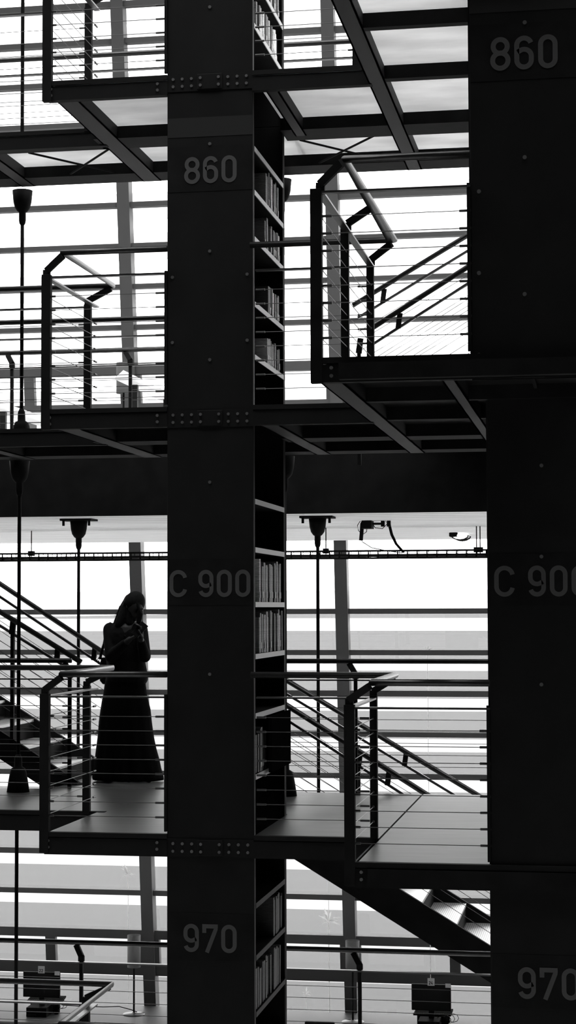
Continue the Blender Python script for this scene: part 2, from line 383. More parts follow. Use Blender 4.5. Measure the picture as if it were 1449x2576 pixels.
# ------------------------------------------------------------------ books
def yX(px): d = ray(px, 1500); return d.y*(-2.39/d.x)
def books(z, pa, pb, n, hgt, lab, grp, dark=0, gaps=()):
    ya, yb = yX(pa), yX(pb); step = (yb-ya)/n; y = ya
    for k in range(n):
        th = step*random.uniform(.62, 1.0); hh = hgt*random.uniform(.84, 1.03); dp = random.uniform(.17, .24); x1 = -2.398-random.uniform(.0, .018)
        if k in gaps: y += step; continue
        ln = random.uniform(-.006, .012)
        m = MB(); m.add([(x1-dp,y,z+.001),(x1-.003,y,z+.001),(x1,y+th*.3,z+.001),(x1,y+th*.7,z+.001),(x1-.003,y+th,z+.001),(x1-dp,y+th,z+.001),
                         (x1-dp,y+ln,z+hh),(x1-.003,y+ln,z+hh),(x1,y+th*.3+ln,z+hh),(x1,y+th*.7+ln,z+hh),(x1-.003,y+th+ln,z+hh),(x1-dp,y+th+ln,z+hh)],
                        [(5,4,3,2,1,0),(6,7,8,9,10,11)]+[(i,(i+1)%6,(i+1)%6+6,i+6) for i in range(6)])
        b = m.build('book', BOOKM[0] if dark > 1 else BOOKM[max(0, random.choice((0,1,2,2,3,3,4,5,6))-dark)])  # darkest cloth on the 970 shelves: deck shade put into the book colour
        tag(b, lab, 'book', grp)
        if random.random() < .7 and dark < 2:
            m = MB(); m.box((x1-.001,y+th*.12,z+.03),(x1+.0012,y+th*.88,z+.075)); m.build('spine_label', LABM, b)
        y += step
for z, pa, pb, n, hh, w, dk in ((4.47,690,710,6,.26,'on the topmost shelf in view above the left walkway',0), (4.12,656,709,16,.235,'on the shelf just above the upper walkway beam',0),
        (2.93,677,713,11,.27,'on the upper shelf beside the left 860',0), (2.60,673,713,12,.235,'on the shelf below, beside the left 860',0),
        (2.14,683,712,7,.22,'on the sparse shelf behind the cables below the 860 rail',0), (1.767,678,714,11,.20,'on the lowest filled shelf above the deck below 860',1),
        (.04,661,715,13,.30,'on the shelf level with the C 900 lettering',0), (-.32,659,715,16,.30,'on the tightly packed shelf below the C 900 lettering',0),
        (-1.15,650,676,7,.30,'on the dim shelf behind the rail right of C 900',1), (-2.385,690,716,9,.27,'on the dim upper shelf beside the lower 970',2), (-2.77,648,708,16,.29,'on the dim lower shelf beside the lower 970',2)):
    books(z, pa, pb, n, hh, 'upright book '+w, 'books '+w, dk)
ya, yb = yX(690), yX(727)
tag(MB().box((-2.37,12.95,-1.17),(-2.345,13.75,-.77)).build('display_board', MATTE, bevel=.004), 'dark board standing out from the bookcase behind the rail', 'board')

# ------------------------------------------------------------------ railings
def gauge_rail(lab, segs, zd, posts, arms=(), hr=None, ends=True, cat='railing', ncab=8, cz=None):
    """segs: list of ((x,y),(x,y)) cable bays; hr: handrail path (x,y); posts: (x,y,zbottom)"""
    t = thing('cable_railing', (segs[0][0][0], segs[0][0][1], zd), lab, cat)
    H = zd+1.105
    m = MB(); m.tube([(x,y,H) for x,y in hr], .0215, 14); m.build('handrail', RAIL, t, smooth=True, label='round steel handrail')
    for (a, b) in segs:
        A = Vector((a[0],a[1],0)); B = Vector((b[0],b[1],0)); d = (B-A).normalized()
        MB().bar((a[0],a[1],zd+.945), (b[0],b[1],zd+.945), .045, .012).build('mid_bar', FLAT, t)
        for k in range(ncab):
            z = zd+.81-.099*k
            if z < zd+.04: break
            m = MB(); a3 = A+Vector((0,0,z)); b3 = B+Vector((0,0,z))
            m.tube([a3, b3], .0027, 6, False)
            for p, s in ((a3, 1), (b3, -1)): m.tube([p, p+d*s*.065], .0075, 8)
            m.build('cable', CABLE, t)
    for p in posts:
        x, y, zb = p[:3]; w = p[3] if len(p) > 3 else .03; l = p[4] if len(p) > 4 else .066
        m = MB(); m.box((x-l/2,y-w/2,zb),(x+l/2,y+w/2,zd+.965)); m.build('post', BLACK, t, bevel=.002)
    for (x, y, hx, hy) in arms:
        m = MB(); m.bar((x,y,zd+.955),(x,y,zd+1.0),.05,.03,(0,1,0)); m.bar((x,y,zd+.995),(hx,hy,H-.022),.045,.03,(0,1,0)); m.build('bracket', BLACK, t)
    return t
XA, XB = -3.88, -1.56                     # left and right corner posts
def left_rail(zd, lab, x_end=XL0):
    gauge_rail(lab, [((-9.5,13.8),(-3.96,13.8)), ((XA+.0,13.8),(XA+.0,12.5)), ((XA,12.5),(x_end-.02,12.5))], zd,
               [(XA,12.5,zd-.14,.05), (-3.95,13.8,zd-.02,.05,.055), (x_end-.012,12.5,zd+.02,.02,.02), (-6.6,13.8,zd-.1)],
               [(XA,12.5,-3.74,12.42), (-3.95,13.8,-3.76,13.78)],
               [(-9.5,13.78),(-3.735,13.78),(-3.735,12.42),(x_end+.015,12.42)])
left_rail(D3, 'cable railing on the upper left walkway at the top of the view')
left_rail(D2, 'cable railing with stepped corner left of the 860 bookcase')
left_rail(D1, 'cable railing with stepped corner in front of the standing person')
left_rail(D0, 'railing whose corner shows at the bottom left, before the desks')
def right_rail(zd, lab, yfront, posts, xr, mids=()):
    gauge_rail(lab, [((XL1+.02,12.5),(XB-.03,12.5)), ((XB,12.5),(XB,yfront)), ((XB,yfront),(xr,yfront))], zd,
               posts+[(xr-.012,yfront,zd+.02,.02,.02)],
               [(XB,yfront,-1.42,yfront-.12), (XB,12.5,-1.41,12.42)]+list(mids),
               [(XL1-.0,12.4),(-1.405,12.4),(-1.405,yfront-.1),(xr+.004,yfront-.1)])
right_rail(D2, 'tall cable railing beside the nearer 860 bookcase, sloping back into depth', 10.2, [(-1.584,10.2,D2-.14,.05), (-1.575,11.3,D2,.05,.05), (-1.567,12.5,D2,.05,.05)], -.712, [(XB,11.3,-1.42,11.3)])
right_rail(D1, 'cable railing with stepped corner right of C 900', 11.3, [(XB,11.3,D1-.14,.05), (-1.56,12.5,D1,.05,.05)], -.697)
gauge_rail('short cable railing on the top deck right of the bookcase', [((XL1+.02,12.5),(-1.65,12.5))], D3, [(-1.65,12.5,D3)], (), [(XL1,12.4),(-1.6,12.4)])
def back_rail(zd, lab, y, x0, x1, px, kinks, hmid=.93):
    t = gauge_rail(lab, [((x0,y),(x1,y))], zd, [(x,y,zd-.01,.03,.03) for x in px], [(x,y,x-.06,y+.05) for x in kinks], [(x0,y+.05),(x1,y+.05)])
    return t
back_rail(D3, 'thin back railing across the top deck before the windows', 15.4, -9.5, -1.3, (-8,-1.95), (-1.95,))
back_rail(D2, 'back railing behind the 860 deck, left of the slab', 15.35, -9.5, -3.05, (-6.4,), ())
back_rail(D1, 'back railing behind the C 900 deck before the windows', 15.6, XL0+.1, 0.5, (-2.1,), (-2.1,))
back_rail(D0, 'lower back railing in front of the computer desks', 15.4, -9.5, 0.5, (-4.45,-2.05), (-4.45,-2.05))
back_rail(D1, 'short back railing left of the rising stair', 15.6, -9.5, -4.62, (-4.62,), (-4.62,))
back_rail(1.37, 'railing along the edge of the concrete floor before the windows', 16.99, -9.5, -3.05, (P(30,1000,16.99).x, P(328,1000,16.99).x), (P(30,1000,16.99).x, P(328,1000,16.99).x))

# ------------------------------------------------------------------ walkway decks
def deck(lab, bays, ybeams, xbeams, zd, fmat, fronts, low=.13, panels=None, extra=None):
    t = thing('walkway_deck', (bays[0][0], bays[0][2], zd-low), lab, 'walkway')
    for (x0,x1,y0,y1) in bays:
        MB().box((x0,y0,zd-.03),(x1,y1,zd)).build('floor_panel', fmat, t)
        if fmat is FLOOR: MB().box((x0,y0,zd-.04),(x1,y1,zd-.031)).build('soffit_panel', BLACK, t)
    for (x0,x1,y) in fronts:                       # channel facing the atrium
        m = MB(); m.box((x0,y-.012,zd-low),(x1,y,zd-.035)); m.box((x0,y-.012,zd-low-.006),(x1,y+.05,zd-low)); m.box((x0,y-.02,zd-.028),(x1,y+.03,zd+.004)); m.build('front_beam', PANEL, t)
    for (x,y0,y1,w) in ybeams:
        m = MB(); m.box((x-w/2,y0,zd-low),(x+w/2,y1,zd-low+.008)); m.box((x-w/2,y0,zd-low),(x-w/2+.012,y1,zd-.035)); m.box((x+w/2-.012,y0,zd-low),(x+w/2,y1,zd-.035)); m.build('cross_beam', UPVC, t)
    for (x0,x1,y0,y1) in xbeams:
        m = MB(); m.box((x0,y0,zd-low+.002),(x1,y1,zd-.035)); m.build('long_beam', BLACK, t)
    return t
YB = 15.1
for zd, fm, nm, yb, lo in ((D3, FROST, 'uppermost walkway deck with frosted glass floor panels', 15.06, .13), (D2, FLOOR, 'middle walkway deck carrying the 860 bookcases', 15.1, .13), (D1, FLOOR, 'walkway deck with the stepped floor edges by C 900', 15.5, .145)):
    yr = 11.3 if zd == D1 else 10.2
    if zd == D1:
        bays = [(-9.5,-3.86,13.8,yb),(-3.86,XL0,12.5,yb),(XL1,-1.53,12.5,yb),(-1.515,-.1,yr,yb),(XL0,XL1,13.85,yb)]
    else:
        bays = [(-9.5,-3.86,13.8,yb),(-3.86,XL0,12.5,yb),(XL1,-1.53,12.5,yb),(-1.53,-.1,yr,yb),(XL0,XL1,13.85,yb)]
    ybm = [(-3.745,12.5,yb,.16),(-4.84,13.8,yb,.12),(-2.29,12.5,yb,.13),(-1.51,yr if zd != D3 else 9.4,yb,.13),(-5.95,13.8,yb,.12),(-.85,yr,yb,.08)] if zd != D3 else \
          [(-3.745,12.5,yb,.16),(-4.84,13.8,yb,.12),(-2.26,12.5,13.8,.09),(-1.51,10.2,yb,.12),(-5.95,13.8,yb,.12)]
    xb = [(-9.5,XL0,13.62,13.95) if False else (-3.86,XL0,13.62,13.94),(-9.5,-3.8,13.8,13.94),(XL1,-.1,13.62,13.94),(-9.5,-.1,yb-.3,yb),(XL1,-1.55,12.4,12.5) if False else (-1.45,-.1,12.40,12.48),(-1.45,-.1,11.27,11.34)]
    if zd != D1: xb.append((-1.45,-.1,10.12,10.22))
    fr = [(-9.5,-3.80,13.8),(XA,XL0,12.5),(XL1,-1.55,12.5),(-1.55,-.1,yr)]
    t = deck(nm, bays, ybm, xb, zd, fm, fr, lo)
    if zd == D3:
        for (ax,ay,bx,by) in ((-4.5,14.0,-3.85,15.0),(-3.8,13.95,-4.55,15.0),(-2.3,14.0,-1.6,14.95),(-1.7,13.95,-2.4,14.95)):
            MB().tube([(ax,ay,zd-.11),(bx,by,zd-.11)], .009, 8).build('brace_rod', BLACK, t)
    for bx, by in ((XA+.03,12.5),(-3.07,12.5)):
        for dz in (-.055,-.1): MB().tube([(bx,by-.02,zd+dz),(bx,by,zd+dz)], .0105, 10).build('bolt', BOLT, t)
    if zd != D3:
        for bx in (-1.5 if zd == D2 else -1.49, -.77):
            for dz in (-.055,-.1): MB().tube([(bx,yr-.02,zd+dz),(bx,yr,zd+dz)], .0105, 10).build('bolt', BOLT, t)
# landing behind the C 900 deck
t = thing('stair_landing', (-4.1,15.5,D1-.14), 'dark stair landing where the person stands, behind the deck', 'landing')
MB().box((-4.75,15.5,D1-.03),(-3.37,17.0,D1)).build('floor_panel', FLOOR, t)
MB().box((-4.75,15.52,D1-.14),(-3.37,15.56,D1-.03)).box((-4.75,16.95,D1-.14),(-3.37,17.0,D1-.03)).build('edge_beam', BLACK, t)

# ------------------------------------------------------------------ stairs
def stair(lab, xa, xb, z_of, YN, YFAR, up, step=.29, top=.06, bot=-.21, rails=True, zr0=None):
    """z_of(x): nosing line; stringers follow it"""
    t = thing('staircase', (xa, YN, min(z_of(xa), z_of(xb))-.2), lab, 'stairs')
    for y in (YN, YFAR):
        m = MB(); m.prism([(xa,z_of(xa)+bot),(xb,z_of(xb)+bot),(xb,z_of(xb)+top),(xa,z_of(xa)+top)], y-.02, y+.02); m.build('stringer', BLACK, t)
    n = int(abs(xb-xa)/step); s = 1 if xb > xa else -1; sl = z_of(1)-z_of(0)
    for k in range(n):
        x = xa + s*step*(k+.5); z = z_of(x)-.04
        m = MB(); m.box((x-step*.52,YN+.02,z-.025),(x+step*.52,YFAR-.02,z)); m.build('tread', GRATE, t)
        xr = x-step/2 if sl < 0 else x+step/2
        if up == 'closed':
            m = MB(); m.box((xr-.004,YN+.02,z),(xr+.004,YFAR-.02,z+abs(sl)*step-.02)); m.build('riser', BLACK, t)
    return t
def stair_rail(lab, x0, x1, zl, Y, posts, hoff=0, end_kink=False, hx0=None, hx1=None, conn=()):
    t = thing('stair_railing', (x0, Y, min(zl(x0), zl(x1))-.9), lab, 'railing')
    a, b = (hx0 if hx0 is not None else x0), (hx1 if hx1 is not None else x1)
    m = MB(); m.tube([(a,Y-.05,zl(a)),(b,Y-.05,zl(b))], .024, 12); m.build('handrail', RAIL, t, smooth=True, label='sloping round handrail')
    MB().bar((x0,Y,zl(x0)-.135),(x1,Y,zl(x1)-.135),.03,.022).build('mid_bar', FLAT, t)
    for x in conn: MB().bar((x,Y-.02,zl(x)-.14),(x+.02,Y-.04,zl(x)-.01),.045,.03,(0,1,0)).build('bracket', BLACK, t)
    for k in range(7):
        d = .27+.095*k; MB().tube([(x0,Y,zl(x0)-d),(x1,Y,zl(x1)-d)], .0027, 6, False).build('cable', CABLE, t)
    for x in posts:
        MB().box((x-.015,Y-.02,zl(x)-1.12),(x+.015,Y+.02,zl(x)-.13)).build('post', BLACK, t)
        MB().bar((x,Y-.02,zl(x)-.14),(x+.02,Y-.04,zl(x)-.01),.05,.03,(0,1,0)).build('bracket', BLACK, t)
    return t
YN, YR = 15.9, 17.1
def ln(p, q, Y):
    a, b = P(*p, Y), P(*q, Y); s = (b.z-a.z)/(b.x-a.x); c = a.z-s*a.x
    return lambda x: s*x+c
# right-hand flight going down from the landing
sB = ln((974,2234),(1245,2395),YN)
stair('dark staircase descending to the right below the C 900 deck', -3.37, .45, lambda x: -.597*x-3.47-.06-.03*0+.045*(x+1.4)*0, YN, YR, 'closed', .297, .06, -.25)
nB = ln((725,1774),(1065,1991),YN)
stair_rail('near sloping railing descending right of the C 900 bookcase', -3.3, .4, nB, YN, (P(902,1950,YN).x,-.3), hx0=-3.3, conn=(P(975,1940,YN).x,-2.9))
nF = ln((725,1712),(1190,1991),YR)
stair_rail('far sloping railing descending right of the C 900 bookcase', -3.3, .4, nF, YR, (-.2,), conn=(P(1018,1910,YR).x,))
# left-hand flight going up from the landing
lA = ln((0,1837),(101,1903),YN)
stair('dark staircase rising to the left behind the lower left railing', -4.55, -8.2, lambda x: lA(x)-.06, YN, YR, 'closed', .29, .06, -.19)
rA = ln((0,1536),(206,1664),YN)
stair_rail('near sloping railing of the left rising stair', -8.2, -4.75, rA, YN, (P(32,1600,YN).x,-6.8), conn=(P(144,1636,YN).x,), hx1=P(208,1660,YN).x)
rF = ln((0,1466),(262,1640),YR)
stair_rail('far sloping railing of the left rising stair, ending behind the person', -8.2, -4.5, rF, YR, (-6.9,), conn=(P(237,1628,YR).x,), hx1=-4.45)
# upper right flight going up
uN = ln((905,790),(1175,606),YR); uM = ln((940,826),(1175,676),YN)
stair('staircase rising to the right behind the nearer 860 deck', -1.6, 1.2, lambda x: uM(x)-.98, YN, YR, 'closed')
stair_rail('near sloping railing of the upper right stair', -2.0, 1.2, uM, YN, (P(903,860,YN).x,), conn=(P(1002,787,YN).x,))
stair_rail('far sloping railing of the upper right stair, with a free lower end', P(900,780,YR).x, 1.2, ln((890,770),(1175,596),YR), YR, (), conn=(P(963,738,YR).x,), hx0=P(889,771,YR).x)

# ------------------------------------------------------------------ tie rods
def tie_rod(lab, x, y, z0, z1, cone_top=True, cone_bot=False, plate=False, r=.0162):
    t = thing('tie_rod', (x,y,z0), lab, 'rod')
    MB().tube([(x,y,z0),(x,y,z1)], r, 12).build('rod', BLACK, t, smooth=True)
    if cone_top:
        m = MB(); m.lathe((x,y,z1), [(.018,-.30),(.026,-.285),(.03,-.26),(.03,-.19),(.045,-.18),(.066,-.15),(.078,-.10),(.088,0)], 24); m.build('cone_socket', BLACK, t, smooth=True)
    if cone_bot:
        m = MB(); m.lathe((x,y,z0), [(.097,0),(.082,.10),(.070,.17),(.058,.20),(.034,.215),(.031,.29),(.018,.32)], 24); m.build('cone_foot', BLACK, t, smooth=True)
    if plate:
        MB().box((x-.16,y-.12,z1-.02),(x+.16,y+.12,z1+.0)).build('ceiling_plate', BLACK, t)
        for sx in (-1,1): MB().tube([(x+sx*.13,y-.09,z1-.07),(x+sx*.13,y-.09,z1)], .013, 8).build('bolt', BLACK, t)
xr1 = -4.94
tie_rod('thin tie rod crossing the top left windows', -4.945, 15.2, D3, 9)
tie_rod('tie rod with cone socket left of the upper stepped railing', xr1, 15.2, D2, D3-.13, True, True)
tie_rod('tie rod with cone foot on the C 900 deck at the far left', -4.955, 15.2, D1, D2-.13, True, True)
tie_rod('lowest tie rod in front of the computer desk at the far left', -4.965, 15.2, D0, D1-.13, False)
MB().lathe((-4.965,15.2,D1-.3), [(.03,0),(.045,.08),(.065,.17)], 16).build('cone_socket', BLACK, [o for o in COL.objects if o.name.startswith('tie_rod')][-1])
tie_rod('tie rod hanging from the concrete ceiling above the person', -5.11, 17.55, D1-.1, SL0, plate=True)
tie_rod('tie rod hanging from the concrete ceiling right of the C 900 bookcase', -2.725, 17.55, D1-.3, SL0, plate=True)
tie_rod('tie rod seen edge-on behind the middle bookcase above the slab', -2.66, 15.2, D2, D3-.13, True, False)
tie_rod('tie rod foot on the deck just right of the bookcase by C 900', -2.64, 15.2, D1, D2-.13, True, True)

# ------------------------------------------------------------------ ceiling fittings
t = thing('cable_tray', (-6,20,.55), 'wire cable tray hung under the concrete ceiling', 'cable tray')
YT = 20.0; zt = .575; x0, x1 = -9.5, .6
m = MB()
for dy, dz in ((0,.045),(0,0),(0,-.035),(.09,-.035),(.17,-.035),(.17,.045)): m.tube([(x0,YT+dy,zt+dz),(x1,YT+dy,zt+dz)], .009, 6)
m.build('side_wires', BLACK, t)
x = x0
m = MB()
while x < x1:
    m.tube([(x,YT,zt+.05),(x,YT,zt-.035),(x,YT+.17,zt-.035),(x,YT+.17,zt+.05)], .006, 5); x += .107
m.build('cross_wires', BLACK, t)
m = MB()
for k in range(5): m.tube([(x0+i*.4, YT+.03+.025*k, zt-.018+.012*random.random()) for i in range(26)], .013, 6)
m.build('cable_bundle', CABLE, t)
for px, lab in ((79,'thin hanger rod of the cable tray at left'),(820,'thin hanger rod of the cable tray by the right tie rod'),(1199,'left one of two hanger rods near the right bookcase'),(1208,'right one of two hanger rods near the right bookcase')):
    x = P(px,1390,YT+.08).x
    t = thing('hanger_rod', (x,YT+.08,zt-.03), lab, 'rod')
    MB().tube([(x,YT+.08,zt-.04),(x,YT+.08,SL0)], .006, 6).build('rod', BLACK, t)
    MB().box((x-.03,YT+.04,zt+.02),(x+.03,YT+.12,zt+.075)).build('clamp', BLACK, t)
q = P(1160,1340,22.0)
t = thing('ceiling_light', (q.x,22,SL0-.06), 'small caged bulkhead lamp on the concrete ceiling at right', 'lamp')
MB().box((q.x-.12,21.7,SL0-.05),(q.x-.02,22.3,SL0)).build('base', BLACK, t, bevel=.01)
MB().ell((q.x+.0,22,SL0-.035),(.1,.32,.045)).build('diffuser', LAMPW, t, smooth=True, label='lit diffuser')
for k in range(4): MB().tube([(q.x+.10*cos(a/6*pi), 21.8+k*.13, SL0-.03-.055*sin(a/6*pi)) for a in range(7)], .007, 6).build('guard', BLACK, t)
q = P(925,1312,18.6)
t = thing('junction_box', (q.x,18.6,SL0-.07), 'junction box with dangling conduits on the concrete ceiling', 'junction box')
MB().box((q.x-.05,18.5,SL0-.08),(q.x+.05,18.7,SL0)).build('box', BLACK, t)
MB().tube([(q.x+.05,18.6,SL0-.03),(q.x+.15,18.6,SL0-.03)], .012, 8).build('conduit', UPVC, t)
def PP(L, Y): return [P(a,b,Y) for a,b in L]
MB().tube(PP([(924,1308),(915,1310),(911,1318),(910,1335),(908,1360)],18.6), .02, 8).build('conduit', BLACK, t, smooth=True)
MB().tube(PP([(910,1362),(935,1378),(975,1386),(1012,1391)],18.9), .005, 6).build('wire', BLACK, t)
MB().tube(PP([(924,1322),(922,1338),(912,1345),(902,1335),(899,1322),(906,1311)],18.6), .004, 6).build('wire', BLACK, t)
MB().tube(PP([(934,1312),(944,1328),(962,1330),(974,1318),(970,1310)],18.6), .004, 6).build('wire', BLACK, t)
t = thing('cable_drop', (P(978,1302,18.6).x,18.6,SL0-.1), 'pair of black cables curving from ceiling socket to the cable tray', 'cable')
q = P(978,1306,18.6); MB().box((q.x-.018,18.58,SL0-.06),(q.x+.018,18.62,SL0)).build('socket', BLACK, t)
q = P(963,1306,18.6); MB().box((q.x-.018,18.58,SL0-.06),(q.x+.018,18.62,SL0)).build('socket', BLACK, t)
for d in (0, 3): MB().tube(PP([(978+d,1306),(979+d,1325),(984+d,1345),(995+d,1368),(1014+d,1390)],19.0), .009, 8).build('cable', BLACK, t, smooth=True)

# ------------------------------------------------------------------ upper reading floor things (on the slab)
ZS = SL1+.005
def lamp(px, Y, zb, lab, yt, yb, w=.185):
    q = P(px, yb, Y); x = q.x; zt, zbm = P(px,yt,Y).z, q.z
    t = thing('desk_lamp', (x,Y,zb), lab, 'lamp')
    MB().lathe((x,Y,zb), [(.15,0),(.148,.008),(.03,.018),(.02,.03)], 28).build('base', FLAT, t, smooth=True)
    MB().tube([(x,Y,zb+.01),(x,Y,zt-.06)], .013, 10).build('pole', BLACK, t)
    m = MB(); n = 28; vs = []
    for z in (zbm, zt):
        for j in range(n): a = 2*pi*j/n; vs.append((x+w/2*cos(a), Y+w/2*sin(a), z))
    m.add(vs, [(j,(j+1)%n,(j+1)%n+n,j+n) for j in range(n)]); sh = m.build('lamp_shade', SHADE, t, smooth=True)
    sh.modifiers.new('s','SOLIDIFY').thickness = .003
    m = MB(); m.tube([(x-w/2,Y,zt-.03),(x+w/2,Y,zt-.03)], .003, 6); m.build('spider', BLACK, t)
def gable_desk(px, py, Y, y1, lab, w=.17):
    q = P(px, py, Y); x, z = q.x, q.z
    t = thing('reading_desk', (x,Y,ZS), lab, 'desk')
    MB().prism([(x-w/2,z-.10),(x+w/2,z-.10),(x+w/2+.01,z-.085),(x,z),(x-w/2-.01,z-.085)], Y, y1).build('gabled_top', WHITE, t)
    for yy in (Y+.5, (Y+y1)/2, y1-.2): MB().box((x-.03,yy-.03,ZS),(x+.03,yy+.03,z-.1)).build('leg', UPVC, t)
gable_desk(310, 931, 18.8, 22.7, 'pale gable-topped reading divider behind the stepped railing')
gable_desk(-30, 1000, 18.3, 22.7, 'pale gable-topped divider at the left edge, above the slab')
lamp(311, 22.9, ZS+.76, 'desk lamp with tall cylindrical shade beside the upper window post', 913, 990, .19)
t = thing('long_desk', (-5,23.1,ZS), 'long desk under the upper windows, mostly hidden by railing', 'desk')
MB().box((-9,22.75,ZS+.72),(.5,23.35,ZS+.76)).build('desk_top', WHITE, t)
for x in (-8.5,-6.9,-5.2,-3.6,-1.9,-.3): MB().box((x-.03,22.85,ZS),(x+.03,23.25,ZS+.72)).build('leg', UPVC, t)
q = P(85,1075,21.0)
t = thing('reading_chair', (q.x,21,ZS), 'pale-backed chair standing at the far left on the upper floor', 'chair')
MB().box((q.x-.2,20.8,ZS+.44),(q.x+.2,21.2,ZS+.47)).build('seat', UPVC, t)
MB().box((q.x-.16,20.78,ZS+.50),(q.x+.10,20.81,ZS+.80)).build('backrest', SHADE, t)
for sx in (-.18,.18):
    for sy in (20.82,21.18): MB().box((q.x+sx-.012,sy-.012,ZS),(q.x+sx+.012,sy+.012,ZS+.44)).build('leg', BLACK, t)

# ------------------------------------------------------------------ computer desks below
ZD = -5.44
t = thing('computer_desk', (-4,24.0,FL), 'long grey worktop under the lowest windows holding the monitors', 'desk')
MB().box((-9.5,23.62,ZD-.04),(.6,YF(ZD)-.12,ZD)).build('desk_top', DESK, t)
for x in (-9,-7.5,-6,-4.5,-3,-1.5,0): MB().box((x-.02,23.8,FL),(x+.02,24.5,ZD-.04)).build('leg', BLACK, t)
MB().box((-9.5,23.66,ZD-.30),(.6,23.70,ZD-.04)).build('front_panel', BLACK, t)
def computer(px, num, lab, sd):
    Y = 24.1; q = P(px, 2510, Y); x = q.x; zc = ZD+.23
    t = thing('monitor', (x,Y,ZD), 'black monitor with paper tag %s, %s' % (num, lab), 'monitor')
    MB().box((x-.255,Y-.02,zc-.0),(x+.255,Y+.02,zc+.335)).build('screen', SCREEN, t, bevel=.006)
    MB().box((x-.035,Y,ZD+.13),(x+.035,Y+.03,zc+.08)).build('stand', SCREEN, t)
    tg = MB().box((x-.045,Y-.024,zc+.32),(x+.045,Y-.021,zc+.415)).build('number_tag', PAPER, t, label='paper tag reading %s' % num)
    text(num, x-.030, zc+.335, .042, Y-.026, INK, tg, .2)
    MB().box((x+.185,Y-.024,zc+.30),(x+.255,Y-.021,zc+.352)).build('sticker', PAPER, t)
    c = thing('computer_case', (x,Y-.05,ZD), 'flat black computer case under the monitor '+sd, 'computer')
    MB().box((x-.16,Y-.18,ZD+.001),(x+.12,Y+.12,ZD+.125)).build('housing', SCREEN, c, bevel=.006)
    MB().box((x-.14,Y-.184,ZD+.02),(x-.02,Y-.18,ZD+.035)).build('drive_slot', UPVC, c)
    k = thing('keyboard', (x,Y+.2,ZD), 'black keyboard behind the monitor '+sd, 'keyboard')
    MB().add([(x-.25,Y+.13,ZD+.15),(x+.24,Y+.13,ZD+.15),(x+.26,Y+.27,ZD+.2),(x-.22,Y+.27,ZD+.2),(x-.25,Y+.13,ZD+.13),(x+.24,Y+.13,ZD+.13),(x+.26,Y+.27,ZD+.18),(x-.22,Y+.27,ZD+.18)],
             [(0,1,2,3),(7,6,5,4),(0,4,5,1),(1,5,6,2),(2,6,7,3),(3,7,4,0)]).build('body', SCREEN, k)
    m = MB()
    for i in range(16):
        for j in range(4):
            kx = x-.225+i*.029; ky = Y+.15+j*.03; kz = ZD+.157+j*.0107; m.box((kx,ky,kz),(kx+.022,ky+.022,kz+.008))
    m.build('keys', UPVC, k)
    MB().box((x-.2,Y+.14,ZD),(x+.2,Y+.18,ZD+.13)).build('riser', SCREEN, k)
    w = thing('loose_wires', (x+.25,Y,ZD), 'tangle of thin wires beside the monitor '+sd, 'cable')
    for i in range(4):
        pts = [(x+.13+.05*i+.07*cos(a/8*2*pi), Y+.03, ZD+.10+.012*i+.055*sin(a/8*2*pi)) for a in range(9)]
        MB().tube(pts, .004, 6).build('wire', BLACK, w)
    s = MB().lathe((x+.19,Y+.05,ZD+.001), [(.03,0),(.03,.06),(.045,.09),(.045,.14),(.02,.16)], 14).build('webcam', SCREEN, smooth=True)
    tag(s, 'small black device right of the stand of the monitor '+sd, 'device')
    return x
xa = computer(105, '22', 'at the lower left behind the railing', 'at lower left, tagged 22')
xb = computer(1085, '24', 'at the lower right below the stair', 'at lower right, tagged 24')
lamp(337, 24.3, ZD, 'desk lamp with tall shade left of the middle bookcase, on the worktop', 2352, 2433, .178)
lamp(887, 24.3, ZD, 'desk lamp with tall shade before the window post right of the 970 bookcase', 2366, 2435, .185)
m = MB(); m.tube([P(155,2528,24.0)]+PP([(200,2531),(260,2533),(300,2532),(330,2540),(345,2546)],24.1), .006, 6)
tag(m.build('power_cord', BLACK), 'thin black cord lying between the left monitor and desk lamp', 'cord')
q0, q1 = P(767,2568,23.3), P(842,2572,23.3)
t = thing('office_chair', ((q0.x+q1.x)/2,23.3,FL), 'dark office chair whose back top shows at the bottom edge', 'chair')
MB().box((q0.x,23.27,q1.z-.45),(q1.x,23.32,q0.z)).build('backrest', SCREEN, t, bevel=.015)
xc = (q0.x+q1.x)/2; MB().box((xc-.22,23.3,FL+.42),(xc+.22,23.6,FL+.48)).build('seat', SCREEN, t, bevel=.02)
MB().tube([(xc,23.4,FL+.05),(xc,23.4,FL+.42)], .03, 10).build('column', BLACK, t)
MB().bar((xc,23.36,FL+.44),(xc,23.30,q1.z-.3),.06,.02).build('back_support', BLACK, t)
for k in range(5): a = 2*pi*k/5+.3; MB().bar((xc,23.4,FL+.06),(xc+.25*cos(a),23.4+.25*sin(a),FL+.03),.04,.03).build('leg', BLACK, t)

